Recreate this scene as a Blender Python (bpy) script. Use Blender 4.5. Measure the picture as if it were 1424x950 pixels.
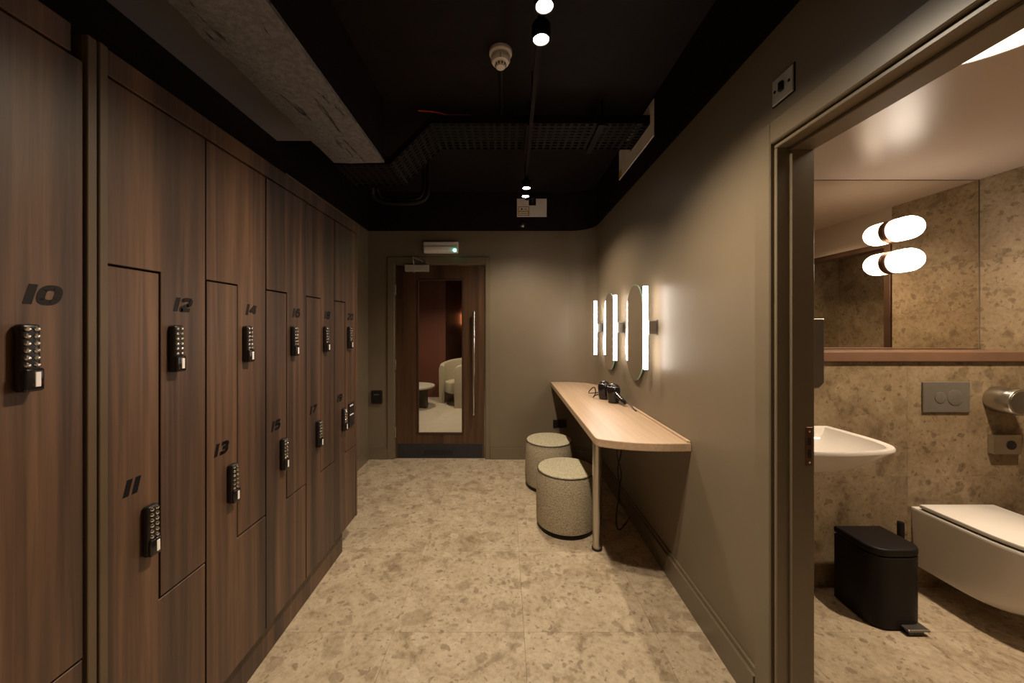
import bpy, bmesh, math, random
from mathutils import Vector, Matrix
random.seed(7)
PI = math.pi
scene = bpy.context.scene
COL = scene.collection
for o in list(bpy.data.objects):
    bpy.data.objects.remove(o)

# ------------------------------------------------------------------ camera
F = 505.0                      # focal length in pixels of a 1424 x 950 frame
cam = bpy.data.cameras.new('camera')
cam.sensor_width = 36.0
cam.lens = F / 1424 * 36.0
cam.shift_x = (712 - 702) / 1424
cam.shift_y = (456 - 475) / 1424
cam.clip_start = 0.02
camo = bpy.data.objects.new('camera', cam)
camo.location = (0, 0, 1.4)
camo.rotation_euler = (PI / 2, 0, 0)
COL.objects.link(camo)
scene.camera = camo

# ------------------------------------------------------------------ world / view
w = bpy.data.worlds.new('world')
scene.world = w
w.use_nodes = True
w.node_tree.nodes['Background'].inputs[0].default_value = (0.9, 0.8, 0.7, 1)
w.node_tree.nodes['Background'].inputs[1].default_value = 0.0
vs = scene.view_settings
vs.view_transform = 'Standard'
vs.look = 'None'
vs.gamma = 1.0
vs.use_curve_mapping = False
vs.exposure = 0.0
SPOT_W = 86.0
SPOT_ANG = 138.0
SPOT_COL = (1.0, 0.82, 0.60)

# ------------------------------------------------------------------ materials
class NT:
    def __init__(s, name):
        s.m = bpy.data.materials.new(name)
        s.m.use_nodes = True
        s.t = s.m.node_tree
        s.n = s.t.nodes
        s.b = s.n['Principled BSDF']
    def node(s, typ, **kw):
        n = s.n.new(typ)
        for k, v in kw.items():
            setattr(n, k, v)
        return n
    def link(s, a, b):
        s.t.links.new(a, b)
    def noise(s, vec, scale, detail=4, rough=0.55, dist=0.0):
        n = s.node('ShaderNodeTexNoise')
        n.inputs['Scale'].default_value = scale
        n.inputs['Detail'].default_value = detail
        n.inputs['Roughness'].default_value = rough
        n.inputs['Distortion'].default_value = dist
        if vec is not None:
            s.link(vec, n.inputs['Vector'])
        return n
    def ramp(s, fac, stops):
        n = s.node('ShaderNodeValToRGB')
        cr = n.color_ramp
        while len(cr.elements) < len(stops):
            cr.elements.new(0.5)
        for e, (p, c) in zip(cr.elements, stops):
            e.position = p
            e.color = (*c, 1) if len(c) == 3 else c
        s.link(fac, n.inputs[0])
        return n
    def mix(s, fac, a, b, mode='MIX'):
        n = s.node('ShaderNodeMix', data_type='RGBA', blend_type=mode)
        for val, idx in ((fac, 0), (a, 6), (b, 7)):
            if hasattr(val, 'links') or hasattr(val, 'is_output'):
                s.link(val, n.inputs[idx])
            elif isinstance(val, (int, float)):
                n.inputs[idx].default_value = val
            else:
                n.inputs[idx].default_value = (*val, 1)
        return n.outputs[2]
    def bump(s, h, strength, dist=0.01):
        n = s.node('ShaderNodeBump')
        n.inputs['Strength'].default_value = strength
        n.inputs['Distance'].default_value = dist
        s.link(h, n.inputs['Height'])
        s.link(n.outputs[0], s.b.inputs['Normal'])
    def pos(s, scale=(1, 1, 1), rnd=0.0, obj=False):
        if obj:
            src = s.node('ShaderNodeTexCoord').outputs['Object']
        else:
            src = s.node('ShaderNodeNewGeometry').outputs['Position']
        mp = s.node('ShaderNodeMapping')
        mp.inputs['Scale'].default_value = scale
        s.link(src, mp.inputs['Vector'])
        out = mp.outputs[0]
        if rnd:
            oi = s.node('ShaderNodeObjectInfo')
            m = s.node('ShaderNodeMath', operation='MULTIPLY')
            m.inputs[1].default_value = rnd
            s.link(oi.outputs['Random'], m.inputs[0])
            cb = s.node('ShaderNodeCombineXYZ')
            for i in range(3):
                s.link(m.outputs[0], cb.inputs[i])
            ad = s.node('ShaderNodeVectorMath', operation='ADD')
            s.link(out, ad.inputs[0])
            s.link(cb.outputs[0], ad.inputs[1])
            out = ad.outputs[0]
        return out

def simple(name, col, rough=0.5, metal=0.0, spec=0.5, vary=0.12, vscale=9.0, bump=0.0, bscale=120.0):
    m = NT(name)
    p = m.pos()
    n = m.noise(p, vscale, 3)
    lo = tuple(c * (1 - vary) for c in col)
    hi = tuple(min(1, c * (1 + vary)) for c in col)
    r = m.ramp(n.outputs[0], [(0.3, lo), (0.7, hi)])
    m.link(r.outputs[0], m.b.inputs['Base Color'])
    m.b.inputs['Roughness'].default_value = rough
    m.b.inputs['Metallic'].default_value = metal
    m.b.inputs['Specular IOR Level'].default_value = spec
    if bump:
        m.bump(m.noise(p, bscale, 3).outputs[0], bump, 0.004)
    return m.m

def emis(name, col, strength):
    m = NT(name)
    m.b.inputs['Base Color'].default_value = (0.8, 0.8, 0.8, 1)
    m.b.inputs['Emission Color'].default_value = (*col, 1)
    m.b.inputs['Emission Strength'].default_value = strength
    return m.m

def wood(name, lo, mid, hi, rough=0.42, bands=7.0, axis='z', contrast=1.0):
    m = NT(name)
    if axis == 'z':
        sc_band, sc_grain = (bands, bands, 0.28), (60, 60, 1.6)
    elif axis == 'y':
        sc_band, sc_grain = (bands, 0.35, bands), (70, 1.8, 70)
    else:
        sc_band, sc_grain = (0.35, bands, bands), (1.8, 70, 70)
    p1 = m.pos(sc_band)
    p2 = m.pos(sc_grain)
    n1 = m.noise(p1, 1.0, 3, 0.6, 0.4)
    n2 = m.noise(p2, 1.0, 5, 0.65, 0.6)
    base = m.ramp(n1.outputs[0], [(0.34, lo), (0.5, mid), (0.66, hi)])
    fine = m.ramp(n2.outputs[0], [(0.32, (0.50, 0.50, 0.52)), (0.60, (1.12, 1.08, 1.04))])
    c = m.mix(0.8 * contrast, base.outputs[0], fine.outputs[0], 'MULTIPLY')
    m.link(c, m.b.inputs['Base Color'])
    m.b.inputs['Roughness'].default_value = rough
    m.bump(n2.outputs[0], 0.10, 0.002)
    return m.m

def stone(name, tint=(1, 1, 1)):
    m = NT(name)
    p = m.pos((1, 1, 1), rnd=37.0)
    warp = m.noise(p, 14.0, 5)
    wa = m.node('ShaderNodeVectorMath', operation='MULTIPLY_ADD')
    m.link(warp.outputs['Color'], wa.inputs[0])
    wa.inputs[1].default_value = (0.09, 0.09, 0.09)
    m.link(p, wa.inputs[2])
    pw = wa.outputs[0]
    t = lambda c: tuple(a * b for a, b in zip(c, tint))
    cloud = m.noise(p, 5.5, 9, 0.72, 0.6)
    base = m.ramp(cloud.outputs[0], [(0.33, t((0.27, 0.212, 0.14))), (0.45, t((0.46, 0.385, 0.275))), (0.56, t((0.53, 0.452, 0.335))), (0.70, t((0.60, 0.52, 0.40)))])
    col = base.outputs[0]
    for sc, th, dark, amt in ((11.0, 0.80, (0.64, 0.56, 0.43), 0.55), (7.0, 0.88, (0.36, 0.292, 0.205), 0.60), (14.0, 0.87, (0.30, 0.24, 0.165), 0.66), (27.0, 0.86, (0.27, 0.212, 0.145), 0.72), (60.0, 0.87, (0.25, 0.195, 0.13), 0.72)):
        v = m.node('ShaderNodeTexVoronoi')
        v.inputs['Scale'].default_value = sc
        m.link(pw, v.inputs['Vector'])
        sp = m.node('ShaderNodeSeparateColor')
        m.link(v.outputs['Color'], sp.inputs[0])
        pick = m.ramp(sp.outputs[0], [(th, (0, 0, 0)), (th + 0.06, (1, 1, 1))])
        rad = m.ramp(v.outputs['Distance'], [(0.40, (1, 1, 1)), (0.50, (0, 0, 0))])
        mk = m.node('ShaderNodeMath', operation='MULTIPLY')
        m.link(pick.outputs[0], mk.inputs[0])
        m.link(rad.outputs[0], mk.inputs[1])
        mk2 = m.node('ShaderNodeMath', operation='MULTIPLY')
        m.link(mk.outputs[0], mk2.inputs[0])
        mk2.inputs[1].default_value = amt
        col = m.mix(mk2.outputs[0], col, t(dark))
    fine = m.noise(p, 42.0, 6, 0.75)
    fr = m.ramp(fine.outputs[0], [(0.34, (0.66, 0.63, 0.58)), (0.50, (0.97, 0.97, 0.96)), (0.66, (1.12, 1.12, 1.12))])
    col = m.mix(0.75, col, fr.outputs[0], 'MULTIPLY')
    m.link(col, m.b.inputs['Base Color'])
    m.b.inputs['Roughness'].default_value = 0.52
    m.b.inputs['Specular IOR Level'].default_value = 0.35
    m.bump(fine.outputs[0], 0.06, 0.002)
    return m.m

def concrete(name):
    m = NT(name)
    p = m.pos((1, 1, 1))
    pl = m.pos((20, 2.6, 20))
    n = m.noise(pl, 1.0, 6, 0.7, 0.4)
    crack = m.ramp(n.outputs[0], [(0.36, (0, 0, 0)), (0.40, (1, 1, 1))])
    n2 = m.noise(p, 38, 5, 0.7)
    base = m.ramp(n2.outputs[0], [(0.3, (0.13, 0.123, 0.135)), (0.7, (0.27, 0.257, 0.285))])
    col = m.mix(crack.outputs[0], (0.035, 0.032, 0.035), base.outputs[0])
    m.link(col, m.b.inputs['Base Color'])
    m.b.inputs['Roughness'].default_value = 0.6
    mm = m.mix(0.6, n2.outputs[0], crack.outputs[0])
    m.bump(mm, 0.8, 0.02)
    return m.m

def glass_mat(name, tint=(1, 1, 1), refl=0.08):
    m = NT(name)
    m.n.remove(m.b)
    out = m.n['Material Output']
    tr = m.node('ShaderNodeBsdfTransparent')
    tr.inputs[0].default_value = (*tint, 1)
    gl = m.node('ShaderNodeBsdfGlossy')
    gl.inputs['Roughness'].default_value = 0.02
    fr = m.node('ShaderNodeFresnel')
    fr.inputs[0].default_value = 1.45
    mx = m.node('ShaderNodeMixShader')
    m.link(fr.outputs[0], mx.inputs[0])
    m.link(tr.outputs[0], mx.inputs[1])
    m.link(gl.outputs[0], mx.inputs[2])
    m.link(mx.outputs[0], out.inputs[0])
    return m.m

def boucle(name, col):
    m = NT(name)
    p = m.pos()
    v = m.node('ShaderNodeTexVoronoi')
    v.inputs['Scale'].default_value = 130
    m.link(p, v.inputs['Vector'])
    n = m.noise(p, 70, 4)
    r = m.ramp(v.outputs['Distance'], [(0.1, col), (0.75, tuple(c * 0.62 for c in col))])
    m.link(r.outputs[0], m.b.inputs['Base Color'])
    m.b.inputs['Roughness'].default_value = 0.95
    m.b.inputs['Specular IOR Level'].default_value = 0.1
    mm = m.mix(0.5, v.outputs['Distance'], n.outputs[0])
    m.bump(mm, 0.9, 0.008)
    return m.m

M = {}
M['paint'] = simple('khaki_wall_paint', (0.180, 0.141, 0.096), 0.46, vary=0.05, vscale=2.5, bump=0.05, bscale=160)
M['gloss_paint'] = simple('khaki_satin_trim_paint', (0.165, 0.131, 0.088), 0.30, vary=0.04)
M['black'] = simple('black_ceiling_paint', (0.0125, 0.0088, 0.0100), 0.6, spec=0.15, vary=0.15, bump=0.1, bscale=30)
M['soffit'] = simple('dark_grey_soffit_paint', (0.40, 0.38, 0.43), 0.5, vary=0.06, vscale=2)
M['concrete'] = concrete('dark_grey_rough_concrete')
M['walnut'] = wood('dark_walnut_laminate', (0.040, 0.025, 0.021), (0.086, 0.048, 0.032), (0.150, 0.082, 0.048), 0.42, bands=10)
M['doorwood'] = wood('reddish_walnut_veneer', (0.046, 0.022, 0.011), (0.080, 0.039, 0.019), (0.110, 0.057, 0.028), 0.38, bands=9)
M['bead'] = simple('dark_glazing_bead', (0.045, 0.020, 0.012), 0.4)
M['oak'] = wood('pale_oak_worktop', (0.46, 0.32, 0.21), (0.53, 0.38, 0.26), (0.59, 0.435, 0.305), 0.38, bands=8, axis='y', contrast=0.35)
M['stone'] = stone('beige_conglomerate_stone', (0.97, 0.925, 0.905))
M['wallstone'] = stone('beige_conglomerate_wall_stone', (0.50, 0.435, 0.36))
M['grout'] = simple('beige_grout', (0.44, 0.37, 0.28), 0.8)
M['steel'] = simple('brushed_steel', (0.55, 0.52, 0.48), 0.28, 1.0, vary=0.05)
M['satin'] = simple('satin_grey_metal', (0.30, 0.28, 0.26), 0.42, 1.0, vary=0.05)
M['chrome'] = simple('chrome', (0.80, 0.78, 0.75), 0.16, 1.0, vary=0.02)
M['blackp'] = simple('black_plastic', (0.010, 0.008, 0.009), 0.35)
M['blackg'] = simple('glossy_black_plastic', (0.012, 0.009, 0.010), 0.14)
M['blackm'] = simple('matt_black_metal', (0.010, 0.0075, 0.0078), 0.5, spec=0.2)
M['whitep'] = simple('off_white_plastic', (0.86, 0.81, 0.79), 0.45, vary=0.04)
M['panel'] = simple('white_fire_board', (0.84, 0.79, 0.76), 0.8, vary=0.05)
M['yellow'] = simple('yellow_sticker', (0.55, 0.34, 0.05), 0.6)
M['ceramic'] = simple('white_ceramic', (0.78, 0.74, 0.70), 0.12, vary=0.01)
M['boucle'] = boucle('cream_boucle', (0.58, 0.50, 0.36))
M['seat'] = boucle('cream_boucle_seat', (0.62, 0.56, 0.40))
M['mirror'] = simple('mirror_silver', (0.90, 0.88, 0.84), 0.012, 1.0, vary=0.0)
M['mirror_tint'] = simple('bronze_tinted_mirror', (0.76, 0.70, 0.60), 0.012, 1.0, vary=0.0)
M['mirror_edge'] = simple('green_glass_edge', (0.30, 0.50, 0.40), 0.15)
M['glass'] = glass_mat('clear_glass', (0.97, 0.96, 0.94))
M['copper'] = simple('copper_brown_shelf', (0.15, 0.082, 0.050), 0.34, vary=0.08)
M['bronze'] = simple('dark_bronze', (0.16, 0.09, 0.06), 0.35, 0.8)
M['wcceil'] = simple('satin_khaki_ceiling', (0.50, 0.405, 0.33), 0.30, vary=0.03, vscale=2)
M['redwall'] = simple('rust_red_wall', (0.135, 0.042, 0.022), 0.6, vary=0.10, vscale=2)
M['lfloor'] = simple('pale_lounge_floor', (0.50, 0.44, 0.34), 0.5, vary=0.06, vscale=6)
M['tabletop'] = simple('pale_stone_tabletop', (0.50, 0.46, 0.38), 0.4)
M['tableleg'] = simple('dark_table_leg', (0.075, 0.06, 0.048), 0.5)
M['ink'] = simple('dark_number_print', (0.006, 0.005, 0.006), 0.6, spec=0.15, vary=0.05)
M['ink2'] = simple('worn_number_print', (0.016, 0.012, 0.012), 0.6, spec=0.2, vary=0.10)
M['bluekick'] = simple('dark_blue_grey_kick_plate', (0.030, 0.029, 0.036), 0.4, 0.3)
M['red'] = simple('red_cable', (0.65, 0.06, 0.03), 0.5)
M['flush'] = simple('warm_grey_satin_plastic', (0.115, 0.102, 0.084), 0.4)
M['switchsteel'] = simple('polished_switch_steel', (0.62, 0.58, 0.53), 0.38, 0.45)
M['upright'] = simple('olive_bronze_upright', (0.095, 0.064, 0.038), 0.42, vary=0.08)
M['lamp'] = emis('wall_light_tube', (1.0, 0.88, 0.78), 19.0)
M['globe'] = emis('opal_globe_light', (1.0, 0.84, 0.68), 10.0)
M['spot'] = emis('spotlight_lens', (1.0, 0.88, 0.72), 60.0)
M['disc'] = emis('ceiling_disc_light', (1.0, 0.80, 0.58), 3.0)
M['added_showerlamp'] = emis('added_shower_lamp', (1.0, 0.86, 0.66), 40.0)  # glow of the lamp added in the shower recess
M['led'] = emis('green_led', (0.10, 1.0, 0.62), 14.0)
M['sconce'] = emis('orange_sconce', (1.0, 0.30, 0.10), 9.0)

# ------------------------------------------------------------------ geometry helpers
def bm_box(bm, x0, x1, y0, y1, z0, z1, bev=0.0, seg=1):
    vs_ = [bm.verts.new(p) for p in ((x0, y0, z0), (x1, y0, z0), (x1, y1, z0), (x0, y1, z0), (x0, y0, z1), (x1, y0, z1), (x1, y1, z1), (x0, y1, z1))]
    fs = [bm.faces.new([vs_[i] for i in f]) for f in ((0, 3, 2, 1), (4, 5, 6, 7), (0, 1, 5, 4), (1, 2, 6, 5), (2, 3, 7, 6), (3, 0, 4, 7))]
    if bev:
        es = set(e for f in fs for e in f.edges)
        bmesh.ops.bevel(bm, geom=list(es), offset=bev, segments=seg, affect='EDGES', profile=0.5)
    return bm

def box(x0, x1, y0, y1, z0, z1, bev=0.0, seg=1):
    return bm_box(bmesh.new(), min(x0, x1), max(x0, x1), min(y0, y1), max(y0, y1), min(z0, z1), max(z0, z1), bev, seg)

def prism(poly, a0, a1, axis='z', bev=0.0, seg=1, bm=None):
    """poly is a list of 2-D points; axis is the extrusion axis ('z': xy, 'x': yz, 'y': xz)"""
    bm = bm or bmesh.new()
    def P(u, v, a):
        return {'z': (u, v, a), 'x': (a, u, v), 'y': (u, a, v)}[axis]
    lo = [bm.verts.new(P(u, v, a0)) for u, v in poly]
    hi = [bm.verts.new(P(u, v, a1)) for u, v in poly]
    fs = [bm.faces.new(lo), bm.faces.new(hi)]
    n = len(poly)
    for i in range(n):
        fs.append(bm.faces.new((lo[i], lo[(i + 1) % n], hi[(i + 1) % n], hi[i])))
    bmesh.ops.recalc_face_normals(bm, faces=fs)
    if bev:
        es = list(fs[0].edges) + list(fs[1].edges)
        bmesh.ops.bevel(bm, geom=es, offset=bev, segments=seg, affect='EDGES', profile=0.5)
    return bm

def lathe(prof, cx, cy, cz, seg=32, axis='z', bm=None):
    """prof: list of (radius, height) along axis"""
    bm = bm or bmesh.new()
    rings = []
    fs = []
    for r, h in prof:
        if r < 1e-6:
            r = 1e-5
        ring = []
        for i in range(seg):
            a = 2 * PI * i / seg
            u, v = r * math.cos(a), r * math.sin(a)
            p = {'z': (cx + u, cy + v, cz + h), 'y': (cx + u, cy + h, cz + v), 'x': (cx + h, cy + u, cz + v)}[axis]
            ring.append(bm.verts.new(p))
        rings.append(ring)
    for a, b in zip(rings, rings[1:]):
        for i in range(seg):
            fs.append(bm.faces.new((a[i], a[(i + 1) % seg], b[(i + 1) % seg], b[i])))
    fs.append(bm.faces.new(rings[0]))
    fs.append(bm.faces.new(rings[-1]))
    bmesh.ops.recalc_face_normals(bm, faces=fs)
    return bm

def tube(pts, r, seg=8, bm=None, smooth=0):
    bm = bm or bmesh.new()
    pts = [Vector(p) for p in pts]
    for _ in range(smooth):
        q = [pts[0]]
        for a, b in zip(pts, pts[1:]):
            q += [a.lerp(b, 0.25), a.lerp(b, 0.75)]
        q.append(pts[-1])
        pts = q
    rings, fs = [], []
    up = Vector((0, 0, 1))
    t0 = (pts[1] - pts[0]).normalized()
    if abs(t0.dot(up)) > 0.9:
        up = Vector((1, 0, 0))
    nrm = (up - t0 * up.dot(t0)).normalized()
    for i, p in enumerate(pts):
        t = (pts[min(i + 1, len(pts) - 1)] - pts[max(i - 1, 0)]).normalized()
        nrm = (nrm - t * nrm.dot(t)).normalized()
        bn = t.cross(nrm)
        rings.append([bm.verts.new(p + (nrm * math.cos(2 * PI * k / seg) + bn * math.sin(2 * PI * k / seg)) * r) for k in range(seg)])
    for a, b in zip(rings, rings[1:]):
        for i in range(seg):
            fs.append(bm.faces.new((a[i], a[(i + 1) % seg], b[(i + 1) % seg], b[i])))
    fs.append(bm.faces.new(rings[0]))
    fs.append(bm.faces.new(rings[-1]))
    bmesh.ops.recalc_face_normals(bm, faces=fs)
    return bm

def loft(rings, bm=None):
    """rings: list of equally long closed point loops; ends are capped"""
    bm = bm or bmesh.new()
    R = [[bm.verts.new(p) for p in ring] for ring in rings]
    fs = []
    n = len(R[0])
    for a, b in zip(R, R[1:]):
        for i in range(n):
            fs.append(bm.faces.new((a[i], a[(i + 1) % n], b[(i + 1) % n], b[i])))
    fs.append(bm.faces.new(R[0]))
    fs.append(bm.faces.new(R[-1]))
    bmesh.ops.recalc_face_normals(bm, faces=fs)
    return bm

def chaikin(poly, n=2, closed=True):
    for _ in range(n):
        q = []
        m = len(poly)
        for i in range(m):
            a, b = poly[i], poly[(i + 1) % m]
            q.append((a[0] * .75 + b[0] * .25, a[1] * .75 + b[1] * .25))
            q.append((a[0] * .25 + b[0] * .75, a[1] * .25 + b[1] * .75))
        poly = q
    return poly

def root_of(o):
    while o.parent:
        o = o.parent
    return o

def obj(name, bm, mat, parent=None, smooth=False, origin=None):
    me = bpy.data.meshes.new(name)
    org = Vector(root_of(parent).location) if parent else Vector(origin or (0, 0, 0))
    if org.length:
        bmesh.ops.translate(bm, verts=bm.verts, vec=-org)
    bm.to_mesh(me)
    bm.free()
    me.materials.append(M[mat])
    if smooth:
        for p in me.polygons:
            p.use_smooth = True
        try:
            me.set_sharp_from_angle(angle=math.radians(38))
        except Exception:
            pass
    o = bpy.data.objects.new(name, me)
    COL.objects.link(o)
    if parent:
        o.parent = parent
    else:
        o.location = org
    return o

def tag(o, label, cat, group=None):
    o['label'] = label
    o['category'] = cat
    if group:
        o['group'] = group
    return o

def thing(name, label, cat, loc=(0, 0, 0), group=None):
    o = bpy.data.objects.new(name, None)
    o.empty_display_size = 0.05
    COL.objects.link(o)
    o.location = loc
    return tag(o, label, cat, group)

def struct(name, bm, mat, label=None, parent=None, smooth=False):
    o = obj(name, bm, mat, parent, smooth)
    if not parent:
        o['kind'] = 'structure'
        if label:
            o['label'] = label
            o['category'] = name.split('_')[0]
    return o

# ------------------------------------------------------------------ key measures (metres; camera at origin, y into the picture)
XR, XL = 0.934, -1.46        # corridor walls
XW = 1.035                   # inner face of the partition on the washroom side
YB = 3.88                    # back wall with the glazed door
YF = -2.2                    # wall behind the camera
ZP, ZC = 2.435, 2.85         # where the paint turns black, ceiling
D0, D1, DH = 0.46, 1.25, 2.027   # washroom doorway
WX1 = 2.82                   # washroom right wall
WY, WM, WF = 1.957, 2.157, -0.6  # boxing front, mirror plane, washroom front wall
WZ = 2.28                    # washroom ceiling
RC = 0.25                    # radius of the rounded wall corner

# ------------------------------------------------------------------ floors with single tiles
def tiles(parent, rects, jx, jy, size, make, gap=0.0004, lim=9999):
    for (u0, u1, v0, v1) in rects:
        i0 = math.floor((u0 - jx) / size)
        i1 = math.ceil((u1 - jx) / size)
        k0 = math.floor((v0 - jy) / size)
        k1 = math.ceil((v1 - jy) / size)
        for i in range(i0, i1):
            for k in range(k0, k1):
                a0, a1 = max(u0, jx + i * size), min(u1, jx + (i + 1) * size)
                b0, b1 = max(v0, jy + k * size), min(v1, jy + (k + 1) * size)
                if a1 - a0 < 0.012 or b1 - b0 < 0.012:
                    continue
                make(parent, a0 + gap, a1 - gap, b0 + gap, b1 - gap)

def floor_tile(parent, a0, a1, b0, b1):
    obj('tile', box(a0, a1, b0, b1, -0.012, 0.0, 0.0003), 'stone', parent)

fl = struct('floor', box(XL - 0.1, WX1 + 0.1, YF - 0.1, YB + 0.12, -0.08, -0.0125), 'grout', 'beige conglomerate stone floor of large square tiles')
tiles(fl, [(XL, XR, YF, YB), (XR + 0.0, XW, D0, D1), (XW, WX1, WF, WY)], 0.088, 1.671, 0.6, floor_tile)

# ------------------------------------------------------------------ corridor shell
ce = struct('ceiling', box(XL - 0.1, XR + 0.146, YF - 0.1, YB + 0.12, ZC, ZC + 0.1), 'black', 'black painted ceiling over the corridor')

def arc(cx, cy, r, a0, a1, n=10):
    return [(cx + r * math.cos(math.radians(a0 + (a1 - a0) * i / n)), cy + r * math.sin(math.radians(a0 + (a1 - a0) * i / n))) for i in range(n + 1)]

fillet = arc(XR - RC, YB - RC, RC, 0, 90)
far_plan = [(XR, D1), (XW, D1), (XW, YB + 0.12), (XR - RC, YB + 0.12)] + fillet[::-1]
bm = prism(far_plan, 0, ZP)
bm_box(bm, XR, XW, YF, D0, 0, ZP)
bm_box(bm, XR, XW, D0, D1, DH, ZP)
wr = struct('wall_right', bm, 'paint', 'khaki brown painted wall with rounded far corner', smooth=True)
bm = prism(far_plan, ZP, ZC)
bm_box(bm, XR, XW, YF, D1, ZP, ZC)
obj('upper_wall', bm, 'black', wr, True)

BX0, BX1, BZ = -1.176, -0.206, 2.078      # opening of the far door
bm = box(XL - 0.1, BX0, YB, YB + 0.12, 0, ZP)
bm_box(bm, BX1, XR - RC, YB, YB + 0.12, 0, ZP)
bm_box(bm, BX0, BX1, YB, YB + 0.12, BZ, ZP)
wb = struct('wall_back', bm, 'paint', 'khaki brown painted wall around the far glazed door')
obj('upper_wall', box(XL - 0.1, XR - RC, YB, YB + 0.12, ZP, ZC), 'black', wb)

bm = box(XL - 0.1, XL, 2.42, YB, 0, ZP)
wl = struct('wall_left', bm, 'paint', 'khaki brown wall end beyond the lockers')
bm = box(XL - 0.1, XL, 2.42, YB, ZP, ZC)
bm_box(bm, XL - 0.1, XL, YF, 2.42, 0, ZC)
obj('upper_wall', bm, 'black', wl)
struct('wall_front', box(XL - 0.1, XW, YF - 0.1, YF, 0, ZC), 'paint')

# skirting
def skirt(path_poly, h, name):
    bm = prism(path_poly, 0, h - 0.012)
    return bm
sk_out = arc(XR - RC, YB - RC, RC, 0, 90)
sk_in = arc(XR - RC, YB - RC, RC - 0.022, 0, 90)
sk = prism([(XR, D1 + 0.085)] + sk_out + [(-0.155, YB)] + [(-0.155, YB - 0.022)] + sk_in[::-1] + [(XR - 0.022, D1 + 0.085)], 0, 0.118, bev=0.0)
sk_in2 = arc(XR - RC, YB - RC, RC - 0.010, 0, 90)
prism([(XR, D1 + 0.085)] + sk_out + [(-0.155, YB)] + [(-0.155, YB - 0.010)] + sk_in2[::-1] + [(XR - 0.010, D1 + 0.085)], 0.118, 0.138, bm=sk)
struct('baseboard_right', sk, 'gloss_paint', 'khaki painted skirting along the right wall')
bm = box(XL, XL + 0.02, 2.42, YB - 0.02, 0, 0.105)
bm_box(bm, XL, XL + 0.011, 2.42, YB - 0.02, 0.105, 0.122)
struct('baseboard_left', bm, 'gloss_paint')
bm = box(XL, -1.25, YB - 0.02, YB, 0, 0.105)
bm_box(bm, XL, -1.25, YB - 0.011, YB, 0.105, 0.122)
struct('baseboard_back', bm, 'gloss_paint')

# ------------------------------------------------------------------ soffit and concrete beam over the lockers
struct('trim_1', box(XL, -1.09, YF, 2.33, 2.60, ZC), 'soffit', 'smooth dark grey soffit above the lockers')
n = 46
rings = []
for i in range(n + 1):
    y = YF + (2.315 - YF) * i / n
    j = lambda a: random.uniform(-a, a)
    rings.append([(-1.09 + j(.006), y, 2.452 + j(.005)), (-0.98, y, 2.448 + j(.004)), (-0.86, y, 2.450 + j(.004)), (-0.768 + j(.004), y, 2.452 + j(.004)), (-0.768, y, 2.470), (-1.09, y, 2.470)])
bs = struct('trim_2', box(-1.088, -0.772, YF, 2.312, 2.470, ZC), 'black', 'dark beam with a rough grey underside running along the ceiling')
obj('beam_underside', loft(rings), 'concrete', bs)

# ------------------------------------------------------------------ doorway to the washroom
AW = 0.084
bm = box(XR - 0.018, XR, D1 + 0.006, D1 + AW, 0, DH + AW, 0.004)
bm_box(bm, XR - 0.018, XR, D0 - AW, D0 - 0.006, 0, DH + AW, 0.004)
bm_box(bm, XR - 0.018, XR, D0 - 0.006, D1 + 0.006, DH + 0.006, DH + AW, 0.004)
d1 = struct('door_1', bm, 'gloss_paint', 'khaki painted door surround of the open washroom doorway')
LT = 0.013
bm = box(XR - 0.008, XW + 0.0105, D1 - LT, D1 - 0.0005, 0, DH - LT, 0.002)
bm_box(bm, XR - 0.008, XW + 0.0105, D0 + 0.0005, D0 + LT, 0, DH - LT, 0.002)
bm_box(bm, XR - 0.008, XW + 0.0105, D0 + 0.0005, D1 - 0.0005, DH - LT, DH - 0.0005, 0.002)
obj('door_lining', bm, 'gloss_paint', d1)
bm = box(0.968, XW + 0.010, D1 - LT - 0.012, D1 - LT, 0, DH - LT - 0.012, 0.002)
bm_box(bm, 0.968, XW + 0.010, D0 + LT, D1 - LT, DH - LT - 0.012, DH - LT, 0.002)
obj('door_stop', bm, 'gloss_paint', d1)
ys = D1 - LT - 0.012
sp = obj('strike_plate', box(1.014, 1.036, ys - 0.0025, ys, 0.935, 1.065, 0.0008), 'bronze', d1)
bm = box(1.019, 1.031, ys - 0.0030, ys - 0.002, 1.005, 1.030)
bm_box(bm, 1.019, 1.031, ys - 0.0030, ys - 0.002, 0.962, 0.992)
obj('latch_hole', bm, 'blackp', sp)
for z in (1.052, 0.948):
    obj('screw', lathe([(0.004, 0), (0.004, -0.002), (0.001, -0.003)], 1.025, ys - 0.002, z, 10, 'y'), 'chrome', sp, True)

# ------------------------------------------------------------------ washroom shell
struct('wall_front_washroom', box(XW, WX1 + 1.0, WF - 0.1, WF, 0, WZ), 'paint')
wc = struct('ceiling_washroom', box(XW, WX1, WF, WM + 0.1, WZ, WZ + 0.08), 'wcceil', 'satin khaki ceiling of the washroom', smooth=False)
# tiled boxing under the shelf
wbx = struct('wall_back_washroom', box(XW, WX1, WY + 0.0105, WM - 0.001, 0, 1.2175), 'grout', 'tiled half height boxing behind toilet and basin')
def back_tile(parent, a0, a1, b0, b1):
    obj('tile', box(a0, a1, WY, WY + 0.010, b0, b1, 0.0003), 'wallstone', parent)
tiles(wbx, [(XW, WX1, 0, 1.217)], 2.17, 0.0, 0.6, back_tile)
struct('wall_back_upper_washroom', box(XW, WX1 + 0.1, WM + 0.006, WM + 0.1, 0, WZ), 'wcceil')
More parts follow.
